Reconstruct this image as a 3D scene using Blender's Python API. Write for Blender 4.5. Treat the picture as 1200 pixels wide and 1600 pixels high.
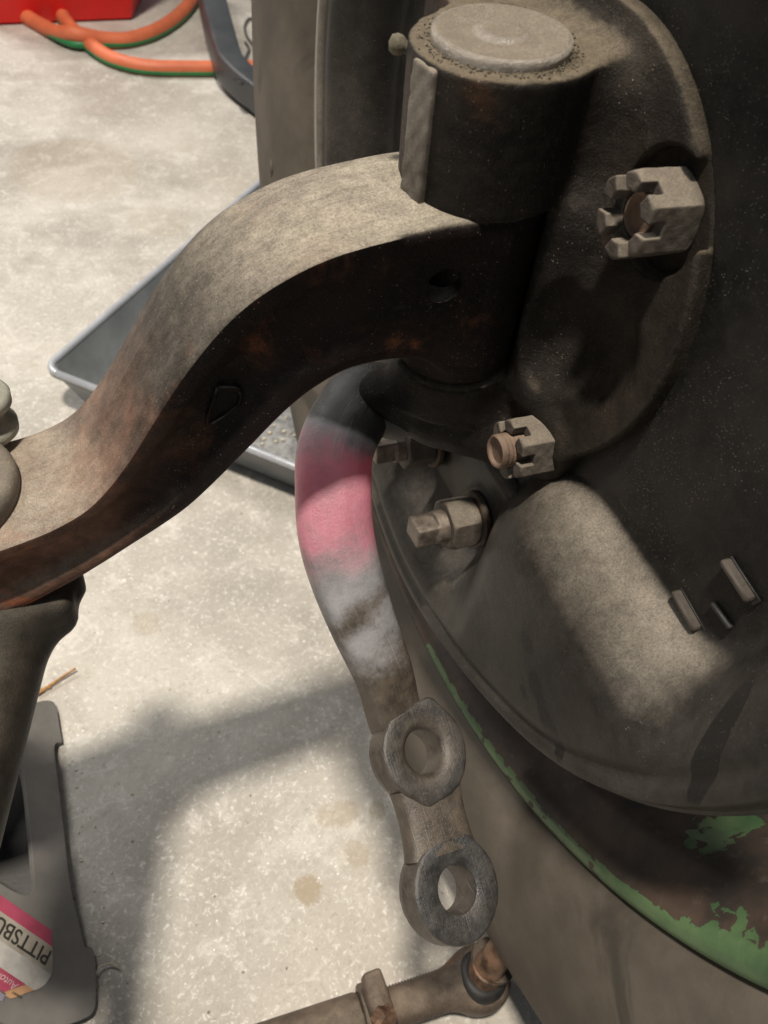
import bpy, math, random
import numpy as np
from mathutils import Vector, Matrix

for o in list(bpy.data.objects):
    bpy.data.objects.remove(o)
S = bpy.context.scene
COL = S.collection
random.seed(4)
rng = np.random.default_rng(7)
# World axes (metres): X runs outboard along the axle, Y forward, Z up; the floor is z = 0.
H = 0.335            # height of the wheel centre; the wheel axis is y = 0, z = H

# ------------------------------------------------------------------ camera
cam = bpy.data.cameras.new('camera')
cam_o = bpy.data.objects.new('camera', cam); COL.objects.link(cam_o)
cam.sensor_fit = 'VERTICAL'; cam.sensor_height = 24.0; cam.lens = 18.03
cam.clip_start = 0.01; cam.clip_end = 60
cam_o.matrix_world = Matrix((
    (0.923258, 0.187819, -0.335139, -0.1415),
    (-0.356349, 0.744643, -0.564377, -0.1793),
    (0.143559, 0.640492, 0.754427, 0.4550),
    (0, 0, 0, 1)))
cam.dof.use_dof = True; cam.dof.focus_distance = 0.250; cam.dof.aperture_fstop = 14.0
S.camera = cam_o
S.render.resolution_x = 768; S.render.resolution_y = 1024

# ------------------------------------------------------------------ light: a garage, ceiling lamps only
W = bpy.data.worlds.new('World'); S.world = W; W.use_nodes = True
bg = W.node_tree.nodes['Background']
bg.inputs[0].default_value = (0.80, 0.90, 1.0, 1); bg.inputs[1].default_value = 0.17

def ceiling_lamp(name, loc, sx, sy, power, col):
    l = bpy.data.lights.new(name, 'AREA'); l.shape = 'RECTANGLE'; l.size = sx; l.size_y = sy
    l.energy = power; l.color = col
    o = bpy.data.objects.new(name, l); COL.objects.link(o); o.location = loc
    return o
ceiling_lamp('ceiling_lamp', (-0.48, -0.10, 2.45), 0.22, 0.15, 70, (1.0, 0.915, 0.79))
ceiling_lamp('ceiling_lamp', (-1.2, 2.2, 2.45), 1.2, 0.14, 70, (1.0, 0.96, 0.90))

S.view_settings.view_transform = 'Standard'; S.view_settings.look = 'None'
S.view_settings.gamma = 1.0; S.view_settings.exposure = 0.0
S.view_settings.use_curve_mapping = False

# ------------------------------------------------------------------ node helper
class NT:
    def __init__(s, name):
        s.m = bpy.data.materials.new(name); s.m.use_nodes = True
        s.t = s.m.node_tree; s.t.nodes.clear()
        s.out = s.n('ShaderNodeOutputMaterial'); s.b = s.n('ShaderNodeBsdfPrincipled')
        s.l(s.b.outputs[0], s.out.inputs[0])
        s.tc = s.n('ShaderNodeTexCoord').outputs['Object']
    def n(s, k, **kw):
        q = s.t.nodes.new(k)
        for a, b in kw.items(): setattr(q, a, b)
        return q
    def l(s, a, b): s.t.links.new(a, b)
    def put(s, sock, v):
        if isinstance(v, (int, float)): sock.default_value = v
        elif isinstance(v, (tuple, list)): sock.default_value = (*v, 1) if len(v) == 3 and sock.type == 'RGBA' else v
        else: s.l(v, sock)
    def noise(s, scale, detail=6, rough=0.6, vec=None, dist=0.0):
        q = s.n('ShaderNodeTexNoise'); s.l(vec or s.tc, q.inputs['Vector'])
        q.inputs['Scale'].default_value = scale; q.inputs['Detail'].default_value = detail
        q.inputs['Roughness'].default_value = rough; q.inputs['Distortion'].default_value = dist
        return q.outputs[0]
    def vor(s, scale, feature='F1', rand=1.0):
        q = s.n('ShaderNodeTexVoronoi', feature=feature); s.l(s.tc, q.inputs['Vector'])
        q.inputs['Scale'].default_value = scale; q.inputs['Randomness'].default_value = rand
        return q.outputs['Distance']
    def ss(s, v, a, b, lo=0.0, hi=1.0):
        q = s.n('ShaderNodeMapRange', interpolation_type='SMOOTHSTEP')
        s.put(q.inputs[0], v); s.put(q.inputs[1], a); s.put(q.inputs[2], b); s.put(q.inputs[3], lo); s.put(q.inputs[4], hi)
        return q.outputs[0]
    def mt(s, op, a, b=0.0):
        q = s.n('ShaderNodeMath', operation=op); s.put(q.inputs[0], a)
        s.put(q.inputs[1], b); return q.outputs[0]
    def mix(s, f, a, b):
        q = s.n('ShaderNodeMix', data_type='RGBA'); s.put(q.inputs[0], f); s.put(q.inputs[6], a); s.put(q.inputs[7], b)
        return q.outputs[2]
    def attr(s, name):
        q = s.n('ShaderNodeAttribute'); q.attribute_name = name; return q.outputs['Fac']
    def nz(s):
        g = s.n('ShaderNodeNewGeometry'); x = s.n('ShaderNodeSeparateXYZ'); s.l(g.outputs['Normal'], x.inputs[0])
        return x.outputs[2]
    def pos(s):
        g = s.n('ShaderNodeNewGeometry'); x = s.n('ShaderNodeSeparateXYZ'); s.l(g.outputs['Position'], x.inputs[0])
        return x.outputs
    def bump(s, h, dist, strength=1.0, prev=None):
        q = s.n('ShaderNodeBump'); q.inputs['Strength'].default_value = strength
        q.inputs['Distance'].default_value = dist; s.l(h, q.inputs['Height'])
        if prev is not None: s.l(prev, q.inputs['Normal'])
        return q.outputs[0]
    def fin(s, color, rough, metal=0.0, normal=None, spec=0.5):
        s.put(s.b.inputs['Base Color'], color); s.put(s.b.inputs['Roughness'], rough)
        s.put(s.b.inputs['Metallic'], metal); s.b.inputs['Specular IOR Level'].default_value = spec
        if normal is not None: s.l(normal, s.b.inputs['Normal'])
        return s.m

def grime(name, dark, mid, dust, lo=0.25, hi=0.95, amt=0.85, rust=None, rust_amt=0.0, rough=0.6, scale=1.0,
          specks=0.35, bump=0.0004, spec=0.18, film=None, dark_mask=None, tint=None, nv=1.0, warm=None, streak=None):
    """greasy forged steel with settled dust, specks of grit and some rust"""
    k = NT(name)
    a = k.noise(38*scale, 9, 0.62); b = k.noise(210*scale, 7, 0.7); f = k.noise(1300*scale, 4, 0.75); g = k.noise(3200*scale, 2, 0.6)
    c = k.mix(k.ss(a, 0.35, 0.68), dark, mid)
    c = k.mix(k.ss(b, 0.35, 0.75, 0, 0.35), c, tuple(x*1.7 for x in mid))
    if rust is not None:
        r = k.ss(k.noise(30*scale, 9, 0.72, dist=0.4), 0.62-0.3*rust_amt, 0.80-0.3*rust_amt)
        c = k.mix(k.mt('MULTIPLY', r, k.ss(b, 0.3, 0.65, 0.45, 0.9)), c, k.mix(b, tuple(x*0.5 for x in rust), rust))
    if warm is not None:
        x0, x1, wc = warm; sx = k.n('ShaderNodeSeparateXYZ'); k.l(k.tc, sx.inputs[0])
        wx = k.mt('ADD', sx.outputs[0], k.mt('MULTIPLY', k.mt('SUBTRACT', k.noise(26*scale, 8, 0.7), 0.5), 0.06))
        c = k.mix(k.mt('MULTIPLY', k.ss(wx, x0, x1), k.ss(b, 0.3, 0.7, 0.6, 1.0)), c, k.mix(k.ss(k.noise(60*scale, 8, 0.7), 0.40, 0.62), tuple(q*0.55 for q in wc), wc))
        c = k.mix(k.mt('MULTIPLY', k.ss(wx, x0-.01, x1-.02), k.ss(k.noise(33*scale, 9, 0.75, dist=.5), 0.53, 0.64, 0, 0.8)), c, (wc[0]*1.5, wc[1]*.85, wc[2]*.55))
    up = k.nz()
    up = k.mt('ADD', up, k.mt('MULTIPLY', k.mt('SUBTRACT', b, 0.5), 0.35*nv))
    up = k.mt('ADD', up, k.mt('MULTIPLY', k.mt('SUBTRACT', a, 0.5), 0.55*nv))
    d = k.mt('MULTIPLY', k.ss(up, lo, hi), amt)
    if streak is not None:
        mp = k.n('ShaderNodeMapping'); k.l(k.tc, mp.inputs['Vector']); mp.inputs['Scale'].default_value = streak
        sk = k.noise(1.0, 6, 0.7, vec=mp.outputs[0], dist=0.6); rub = k.noise(17, 8, 0.7, dist=0.8)
        d = k.mt('MULTIPLY', d, k.ss(sk, 0.30, 0.58, 0.72, 1.0)); d = k.mt('MULTIPLY', d, k.ss(rub, 0.36, 0.52, 0.72, 1.0))
        c = k.mix(k.ss(sk, 0.60, 0.75, 0, 0.18), c, tuple(q*0.35 for q in dust))
    if film is not None: d = k.mt('MAXIMUM', d, k.mt('MULTIPLY', k.attr(film), k.ss(a, 0.3, 0.7, 0.22, 0.40)))
    if dark_mask is not None:
        cl = k.ss(k.mt('ADD', k.attr(dark_mask), k.mt('MULTIPLY', k.mt('SUBTRACT', b, 0.5), 0.5)), 0.35, 0.6)
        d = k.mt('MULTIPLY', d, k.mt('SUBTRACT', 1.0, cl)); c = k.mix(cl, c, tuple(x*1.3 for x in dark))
    d = k.mt('MULTIPLY', d, k.ss(f, 0.30, 0.62, 0.55, 1.0))
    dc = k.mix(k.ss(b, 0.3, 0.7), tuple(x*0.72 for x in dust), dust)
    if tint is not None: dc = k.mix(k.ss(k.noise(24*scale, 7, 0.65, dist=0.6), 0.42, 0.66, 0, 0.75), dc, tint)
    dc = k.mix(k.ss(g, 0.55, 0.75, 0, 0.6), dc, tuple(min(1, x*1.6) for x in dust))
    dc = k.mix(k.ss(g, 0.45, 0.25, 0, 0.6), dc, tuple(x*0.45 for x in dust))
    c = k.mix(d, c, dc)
    for sc, th in ((520, 0.075), (1100, 0.12)):
        q = k.n('ShaderNodeTexVoronoi'); k.l(k.tc, q.inputs['Vector']); q.inputs['Scale'].default_value = sc*scale
        x = k.n('ShaderNodeSeparateXYZ'); k.l(q.outputs['Color'], x.inputs[0])
        sp = k.mt('MULTIPLY', k.ss(q.outputs['Distance'], th*1.5, th), k.ss(x.outputs[0], 0.55, 0.95))
        sp = k.mt('MULTIPLY', sp, k.ss(k.noise(70*scale, 5), 0.40, 0.62, 0.15*specks, specks))
        c = k.mix(sp, c, tuple(min(1, x*1.8+0.05) for x in dust))
    nrm = k.bump(b, bump*1.6, 0.5)
    nrm = k.bump(f, bump, 0.7, nrm)
    ro = k.ss(d, 0.0, 0.7, rough-0.12, min(0.97, rough+0.25))
    return k.fin(c, ro, 0.0, nrm, spec)

# ------------------------------------------------------------------ mesh helpers
def make(name, V, F, mat, parent=None, smooth=True, sharp=None, attrs=None):
    me = bpy.data.meshes.new(name)
    me.from_pydata([tuple(map(float, v)) for v in V], [], [tuple(int(i) for i in f) for f in F]); me.update()
    if smooth:
        me.polygons.foreach_set('use_smooth', [True]*len(me.polygons))
        if sharp: me.set_sharp_from_angle(angle=math.radians(sharp))
    if attrs:
        for an, vals in attrs.items():
            at = me.attributes.new(an, 'FLOAT', 'POINT'); at.data.foreach_set('value', np.asarray(vals, dtype=np.float32))
    o = bpy.data.objects.new(name, me); COL.objects.link(o); me.materials.append(mat)
    if parent is not None:
        o.parent = parent
        if parent.type == 'EMPTY': o.location = -Vector(parent.location)
    return o
def thing(name, label, cat, loc, group=None):
    o = bpy.data.objects.new(name, None); COL.objects.link(o); o.location = loc
    o.empty_display_size = 0.02
    o['label'] = label; o['category'] = cat
    if group: o['group'] = group
    return o
def tag(o, label, cat, group=None):
    o['label'] = label; o['category'] = cat
    if group: o['group'] = group
    return o
def unit(v): v = np.asarray(v, float); return v/np.linalg.norm(v)
def frame(axis, ref=(0, 0, 1)):
    a = unit(axis); r = np.array(ref, float)
    if abs(a@unit(r)) > 0.98: r = np.array([0, 1.0, 0])
    u = unit(r-(r@a)*a); return a, u, np.cross(a, u)
def lathe(prof, o, axis, n=64, ref=(0, 0, 1), mod=None):
    """prof: (distance along axis, radius); closed ends where radius is 0"""
    a, u, v = frame(axis, ref); o = np.array(o, float)
    t = np.linspace(0, 2*np.pi, n, endpoint=False)
    V = []; F = []
    for i, (s, r) in enumerate(prof):
        rr = r*np.ones(n) if mod is None else r*mod(t, i)
        V.append(o+s*a+rr[:, None]*(np.cos(t)[:, None]*u+np.sin(t)[:, None]*v))
    V = np.concatenate(V); m = len(prof)
    for i in range(m-1):
        for j in range(n):
            k = (j+1) % n
            F.append((i*n+j, i*n+k, (i+1)*n+k, (i+1)*n+j))
    return V, F
def join(*parts):
    V = []; F = []; off = 0
    for v, f in parts:
        V.append(np.asarray(v, float)); F += [tuple(i+off for i in q) for q in f]; off += len(v)
    return np.concatenate(V), F
def catmull(P, per=8, closed=False):
    P = np.asarray(P, float); out = []
    n = len(P)
    for i in range(n-1):
        p0 = P[max(i-1, 0)]; p1 = P[i]; p2 = P[i+1]; p3 = P[min(i+2, n-1)]
        for t in np.linspace(0, 1, per, endpoint=False):
            out.append(0.5*((2*p1)+(-p0+p2)*t+(2*p0-5*p1+4*p2-p3)*t*t+(-p0+3*p1-3*p2+p3)*t**3))
    out.append(P[-1]); return np.array(out)
def sweep(C, ring, up, cap=True):
    """C centreline (n,3); ring(i, s) -> (m,2) offsets (side, up); up reference vector or array"""
    n = len(C); T = np.gradient(C, axis=0); T /= np.linalg.norm(T, axis=1)[:, None]
    V = []; F = []
    L = np.r_[0, np.cumsum(np.linalg.norm(np.diff(C, axis=0), axis=1))]; L = L/L[-1]
    m = None
    for i in range(n):
        u = np.array(up if np.ndim(up) == 1 else up[i], float); u = unit(u-(u@T[i])*T[i]); w = np.cross(T[i], u)
        r = np.asarray(ring(i, L[i])); m = len(r)
        V.append(C[i]+r[:, :1]*w+r[:, 1:2]*u)
    for i in range(n-1):
        for j in range(m):
            k = (j+1) % m
            F.append((i*m+j, (i+1)*m+j, (i+1)*m+k, i*m+k))
    if cap: F.append(tuple(range(m))); F.append(tuple((n-1)*m+j for j in range(m-1, -1, -1)))
    return np.concatenate(V), F
def tube(P, r, per=8, n=12, up=(0.13, 0.2, 1)):
    C = catmull(P, per) if per > 1 else np.asarray(P, float)
    t = np.linspace(0, 2*np.pi, n, endpoint=False)
    rr = r if callable(r) else (lambda s: r)
    return sweep(C, lambda i, s: np.c_[rr(s)*np.cos(t), rr(s)*np.sin(t)], up)
def boxm(c, h, rot=None, bev=0.0):
    """box with bevelled edges: a rounded super-box"""
    h = np.array(h, float); b = bev if bev > 0 else 1e-5
    V = []; F = []
    import itertools
    idx = {}
    for sx, sy, sz in itertools.product((-1, 1), repeat=3):
        for ax in range(3):
            p = np.array([sx, sy, sz])*h; q = p.copy()
            for k in range(3):
                if k != ax: q[k] -= b*(sx, sy, sz)[k]
            idx[(sx, sy, sz, ax)] = len(V); V.append(q)
    for ax in range(3):
        a, c2 = [k for k in range(3) if k != ax]
        for s in (-1, 1):
            loop = []
            for (i, j) in ((-1, -1), (1, -1), (1, 1), (-1, 1)):
                t = [0, 0, 0]; t[ax] = s; t[a] = i; t[c2] = j; loop.append(idx[(*t, ax)])
            F.append(tuple(loop))
    for ax in range(3):
        a, c2 = [k for k in range(3) if k != ax]
        for i, j in itertools.product((-1, 1), repeat=2):
            t0 = [0, 0, 0]; t1 = [0, 0, 0]; t0[ax] = -1; t1[ax] = 1
            t0[a] = t1[a] = i; t0[c2] = t1[c2] = j
            F.append((idx[(*t0, a)], idx[(*t1, a)], idx[(*t1, c2)], idx[(*t0, c2)]))
    for t in itertools.product((-1, 1), repeat=3): F.append(tuple(idx[(*t, k)] for k in range(3)))
    V = np.array(V)
    if rot is not None: V = V@np.asarray(rot).T
    V = V+np.array(c, float)
    # orient outward
    cen = V.mean(0); G = []
    for f in F:
        p = V[list(f)]; nn = np.cross(p[1]-p[0], p[2]-p[0])
        G.append(f if nn@(p.mean(0)-cen) > 0 else f[::-1])
    return V, G
# signed-distance modelling for forged and cast shapes --------------------------------------------------
def smin(a, b, k): h = np.clip(0.5+0.5*(b-a)/k, 0, 1); return b*(1-h)+a*h-k*h*(1-h)
def smax(a, b, k): return -smin(-a, -b, k)
def sd_cyl(P, a, b, r, rnd=0.001):
    a = np.array(a, float); b = np.array(b, float); ba = b-a; L = np.linalg.norm(ba); d = ba/L
    q = P-a; s = q@d; rad = np.sqrt(np.maximum(((q-s[..., None]*d)**2).sum(-1), 0))
    dx = rad-r+rnd; dy = np.abs(s-L/2)-L/2+rnd
    return np.minimum(np.maximum(dx, dy), 0)+np.sqrt(np.maximum(dx, 0)**2+np.maximum(dy, 0)**2)-rnd
def sd_box(P, c, h, rnd=0.001, rot=None):
    q = P-np.array(c, float)
    if rot is not None: q = q@np.asarray(rot)
    q = np.abs(q)-np.array(h, float)+rnd
    return np.minimum(q.max(-1), 0)+np.sqrt((np.maximum(q, 0)**2).sum(-1))-rnd
def sd_ell(P, c, r, rot=None):
    q = P-np.array(c, float)
    if rot is not None: q = q@np.asarray(rot)
    r = np.array(r, float)
    k0 = np.sqrt(((q/r)**2).sum(-1)); k1 = np.sqrt(((q/(r*r))**2).sum(-1))+1e-9
    return k0*(k0-1)/k1
def sd_cap(P, a, b, ra, rb):
    a = np.array(a, float); b = np.array(b, float); ba = b-a
    t = np.clip((P-a)@ba/(ba@ba), 0, 1)
    return np.sqrt(((P-a-t[..., None]*ba)**2).sum(-1))-(ra+(rb-ra)*t)
def surf(f, lo, hi, h):
    """naive surface nets"""
    lo = np.array(lo, float); n = np.ceil((np.array(hi)-lo)/h).astype(int)+1
    g = np.stack(np.meshgrid(*[lo[i]+h*np.arange(n[i]) for i in range(3)], indexing='ij'), -1)
    v = f(g); ins = v < 0
    c = np.zeros(np.array(v.shape)-1, int)
    sl = lambda d, ax: slice(d, v.shape[ax]-1+d)
    for a in (0, 1):
        for b in (0, 1):
            for d in (0, 1): c += ins[sl(a, 0), sl(b, 1), sl(d, 2)]
    mixed = (c > 0) & (c < 8); ijk = np.argwhere(mixed)
    ID = -np.ones(mixed.shape, int); ID[mixed] = np.arange(len(ijk))
    acc = np.zeros((len(ijk), 3)); cnt = np.zeros(len(ijk))
    cor = [(a, b, d) for a in (0, 1) for b in (0, 1) for d in (0, 1)]
    for p in cor:
        for ax in range(3):
            if p[ax] == 0:
                q = list(p); q[ax] = 1
                A = v[tuple((ijk+p).T)]; B = v[tuple((ijk+q).T)]
                m = (A < 0) != (B < 0); t = A[m]/(A[m]-B[m])
                pp = np.tile(np.array(p, float), (m.sum(), 1)); pp[:, ax] = t
                acc[m] += pp; cnt[m] += 1
    V = lo+h*(ijk+acc/np.maximum(cnt, 1)[:, None])
    F = []
    for ax in range(3):
        A = np.take(ins, range(0, v.shape[ax]-1), ax); B = np.take(ins, range(1, v.shape[ax]), ax)
        e = np.argwhere(A != B); o1, o2 = [(1, 2), (2, 0), (0, 1)][ax]
        ok = (e[:, o1] > 0) & (e[:, o2] > 0) & (e[:, o1] < v.shape[o1]-1) & (e[:, o2] < v.shape[o2]-1); e = e[ok]
        def at(d1, d2):
            q = e.copy(); q[:, o1] -= d1; q[:, o2] -= d2; return ID[tuple(q.T)]
        Q = np.stack([at(1, 1), at(0, 1), at(0, 0), at(1, 0)], 1)
        fl = ~A[tuple(e.T)]; Q[fl] = Q[fl][:, ::-1]; F.append(Q)
    return V, np.concatenate(F)
def rot_to(axis, ref=(0, 0, 1)):
    """columns: local x, y, z where local z = axis"""
    a, u, v = frame(axis, ref); return np.stack([u, v, a], 1)
def place(V, R, o): return np.asarray(V)@np.asarray(R).T+np.array(o, float)
def sst(x, a, b): t = np.clip((x-a)/(b-a), 0, 1); return t*t*(3-2*t)

# ------------------------------------------------------------------ materials
DUST = (0.33, 0.265, 0.19)
def m_floor():
    k = NT('concrete')
    a = k.noise(6, 9, 0.60, dist=0.3); b = k.noise(45, 9, 0.72, dist=0.4); f = k.noise(330, 4, 0.72, dist=0.8); h = k.noise(1100, 3, 0.7); g = k.noise(2.1, 4, 0.5)
    c = k.mix(k.ss(a, 0.33, 0.68), (0.33, 0.305, 0.27), (0.56, 0.53, 0.48))
    c = k.mix(k.ss(b, 0.50, 0.68, 0, 0.55), c, (0.68, 0.65, 0.60))
    c = k.mix(k.ss(b, 0.46, 0.28, 0, 0.5), c, (0.33, 0.295, 0.25))
    c = k.mix(k.ss(g, 0.45, 0.7, 0, 0.5), c, (0.45, 0.395, 0.325))
    vein = k.mt('ABSOLUTE', k.mt('SUBTRACT', k.noise(9, 5, 0.55, dist=1.0), 0.5))
    c = k.mix(k.mt('MULTIPLY', k.ss(vein, 0.012, 0.0), k.ss(a, 0.45, 0.6, 0, 0.45)), c, (0.70, 0.68, 0.64))
    c = k.mix(k.mt('MULTIPLY', k.ss(f, 0.53, 0.66), k.ss(b, 0.35, 0.6, 0.35, 0.9)), c, (0.70, 0.68, 0.63))
    c = k.mix(k.ss(f, 0.44, 0.30, 0, 0.55), c, (0.28, 0.255, 0.225))
    c = k.mix(k.ss(h, 0.60, 0.75, 0, 0.55), c, (0.74, 0.72, 0.68))
    c = k.mix(k.ss(h, 0.40, 0.25, 0, 0.45), c, (0.25, 0.23, 0.205))
    pit = k.mt('MULTIPLY', k.ss(k.vor(110), 0.11, 0.05), k.ss(k.noise(60, 3), 0.55, 0.60))
    c = k.mix(k.mt('MULTIPLY', pit, 0.8), c, (0.12, 0.105, 0.09))
    fleck = k.mt('MULTIPLY', k.ss(k.vor(210), 0.15, 0.08), k.ss(k.noise(40, 3), 0.48, 0.60))
    c = k.mix(k.mt('MULTIPLY', fleck, 0.85), c, (0.84, 0.82, 0.77))
    # oil drips soaked into the slab
    p = k.pos(); w = k.mt('MULTIPLY', k.mt('SUBTRACT', k.noise(160, 5, 0.7), 0.5), 0.012)
    for (x, y, r, s) in ((-.078, -.081, .0085, .55), (-.046, -.0724, .008, .30), (-.0446, -.0484, .009, .30),
                         (-.056, -.047, .0065, .30), (-.026, -.0526, .006, .35), (-.13, .11, .010, .25), (.02, .52, .05, .2),
                         (-.10, .72, .08, .2), (-.03, .60, .035, .15)):
        dx = k.mt('SUBTRACT', p[0], x); dy = k.mt('SUBTRACT', p[1], y)
        d = k.mt('SQRT', k.mt('ADD', k.mt('MULTIPLY', dx, dx), k.mt('MULTIPLY', dy, dy)))
        d = k.mt('ADD', d, w)
        c = k.mix(k.ss(d, r, r*0.75, 0, s), c, (0.30, 0.22, 0.12))
    n1 = k.bump(k.mt('SUBTRACT', f, k.mt('MULTIPLY', pit, 0.8)), 0.0005, 0.55); n1 = k.bump(b, 0.0012, 0.3, n1)
    return k.fin(c, k.ss(a, 0.3, 0.7, 0.55, 0.8), 0, n1, 0.35)
M_floor = m_floor()
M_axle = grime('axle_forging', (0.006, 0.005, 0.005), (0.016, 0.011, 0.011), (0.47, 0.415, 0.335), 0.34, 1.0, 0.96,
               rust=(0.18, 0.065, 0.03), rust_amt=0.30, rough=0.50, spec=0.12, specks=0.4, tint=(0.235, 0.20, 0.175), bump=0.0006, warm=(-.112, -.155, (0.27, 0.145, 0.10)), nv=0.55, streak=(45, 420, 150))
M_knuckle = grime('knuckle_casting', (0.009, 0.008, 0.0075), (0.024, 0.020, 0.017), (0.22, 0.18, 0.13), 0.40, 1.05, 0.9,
                  rust=(0.13, 0.06, 0.03), rust_amt=0.1, rough=0.46, spec=0.14, specks=0.8, dark_mask='soot_shade', film='film', bump=0.0008)
M_pad = grime('worn_pad', (0.10, 0.088, 0.075), (0.19, 0.168, 0.145), (0.33, 0.285, 0.22), 0.0, 1.0, 0.8, rough=0.5, specks=0.4)
M_nut = grime('dusty_nut', (0.055, 0.047, 0.041), (0.115, 0.098, 0.083), (0.27, 0.232, 0.185), -0.10, 1.05, 0.88, rough=0.7,
              rust=(0.28, 0.12, 0.06), rust_amt=0.1, specks=0.2)
M_bolt = grime('rusty_bolt_end', (0.11, 0.075, 0.055), (0.20, 0.135, 0.10), (0.30, 0.235, 0.18), 0.2, 1.2, 0.5, rough=0.75,
               rust=(0.25, 0.12, 0.065), rust_amt=0.4, specks=0.1)
M_plate = grime('backing_plate_paint', (0.011, 0.0105, 0.010), (0.024, 0.022, 0.020), (0.345, 0.30, 0.245), 0.32, 1.05, 0.92,
                rough=0.46, specks=0.3, spec=0.20, film='film', dark_mask='wiped', nv=0.45, bump=0.00025)
M_cap = grime('kingpin_plug_steel', (0.22, 0.19, 0.16), (0.42, 0.37, 0.32), (0.23, 0.185, 0.13), 0.86, 1.0, 0.95, rough=0.34,
              specks=0.9, spec=0.8, bump=0.0016, nv=0.5)
M_rusty = grime('tie_rod_steel', (0.050, 0.038, 0.030), (0.115, 0.085, 0.065), (0.26, 0.21, 0.16), 0.45, 1.25, 0.7,
                rust=(0.22, 0.10, 0.05), rust_amt=0.2, rough=0.55, specks=0.2)
M_rod = grime('radius_rod_paint', (0.018, 0.016, 0.013), (0.042, 0.036, 0.030), (0.16, 0.135, 0.105), 0.5, 1.3, 0.6, rough=0.5, specks=0.3)
M_perch = grime('spring_perch_steel', (0.075, 0.066, 0.057), (0.15, 0.132, 0.112), (0.26, 0.225, 0.18), 0.2, 1.0, 0.8, rough=0.6)
M_spool = grime('pale_spool_paint', (0.20, 0.20, 0.17), (0.33, 0.33, 0.28), (0.38, 0.36, 0.30), 0.3, 1.1, 0.6, rust=(0.10, 0.06, 0.04),
                rust_amt=0.08, rough=0.55, specks=0.0)
def m_plain(name, c, rough=0.5, metal=0.0, var=0.12, scale=60, bump=0.0003, spec=0.5):
    k = NT(name); a = k.noise(scale, 7, 0.65); f = k.noise(scale*9, 5, 0.7)
    col = k.mix(k.ss(a, 0.3, 0.7), tuple(x*(1-var*2) for x in c), tuple(min(1, x*(1+var)) for x in c))
    return k.fin(col, k.ss(a, 0.3, 0.7, rough-0.08, rough+0.1), metal, k.bump(f, bump, 0.5), spec)
def m_tyre():
    k = NT('dusty_rubber')
    a = k.noise(22, 8, 0.6); b = k.noise(140, 7, 0.7); f = k.noise(700, 5, 0.7)
    st = k.noise(9, 5, 0.6, dist=1.2)
    c = k.mix(k.ss(a, 0.3, 0.7), (0.078, 0.066, 0.053), (0.145, 0.122, 0.098))
    c = k.mix(k.ss(st, 0.56, 0.66, 0, 0.75), c, (0.048, 0.043, 0.036))
    c = k.mix(k.ss(b, 0.35, 0.2, 0, 0.5), c, (0.05, 0.043, 0.035))
    c = k.mix(k.ss(f, 0.62, 0.8, 0, 0.35), c, (0.26, 0.22, 0.17))
    return k.fin(c, k.ss(a, 0.3, 0.7, 0.62, 0.8), 0, k.bump(f, 0.0002, 0.5, k.bump(b, 0.0004, 0.3)), 0.3)
M_tyre = m_tyre()
def m_rim():
    k = NT('flaking_green_rim_paint')
    a = k.noise(40, 8, 0.65); b = k.noise(170, 7, 0.7); ch = k.noise(150, 10, 0.8, dist=0.8)
    c = k.mix(k.ss(a, 0.35, 0.65), (0.032, 0.026, 0.022), (0.085, 0.055, 0.040))
    c = k.mix(k.ss(b, 0.55, 0.72, 0, 0.4), c, (0.17, 0.135, 0.115))
    g = k.mix(k.ss(a, 0.3, 0.7), (0.045, 0.10, 0.042), (0.115, 0.195, 0.085))
    gm = k.mt('ADD', k.attr('paint'), k.mt('MULTIPLY', k.mt('SUBTRACT', ch, 0.5), 0.9))
    q = k.n('ShaderNodeTexVoronoi'); wv = k.n('ShaderNodeVectorMath', operation='ADD'); nz_ = k.n('ShaderNodeTexNoise'); k.l(k.tc, nz_.inputs['Vector']); nz_.inputs['Scale'].default_value = 260
    sc_ = k.n('ShaderNodeVectorMath', operation='SCALE'); k.l(nz_.outputs['Color'], sc_.inputs[0]); sc_.inputs['Scale'].default_value = 0.004
    k.l(k.tc, wv.inputs[0]); k.l(sc_.outputs[0], wv.inputs[1]); k.l(wv.outputs[0], q.inputs['Vector']); q.inputs['Scale'].default_value = 210
    cx = k.n('ShaderNodeSeparateXYZ'); k.l(q.outputs['Color'], cx.inputs[0])
    gm = k.mt('ADD', gm, k.mt('MULTIPLY', k.mt('SUBTRACT', cx.outputs[0], 0.5), 0.55))
    gm = k.ss(gm, 0.47, 0.50)
    c = k.mix(gm, c, g)
    gr = k.mt('ADD', k.attr('bare'), k.mt('MULTIPLY', k.mt('SUBTRACT', ch, 0.5), 0.5))
    c = k.mix(k.ss(gr, 0.45, 0.6), c, k.mix(b, (0.20, 0.185, 0.155), (0.33, 0.31, 0.27)))
    n = k.bump(gm, 0.0004, 0.8); n = k.bump(b, 0.0004, 0.5, n)
    return k.fin(c, k.mix(gm, (0.62,)*3, (0.42,)*3), 0, n, 0.5)
M_rim = m_rim()
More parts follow.
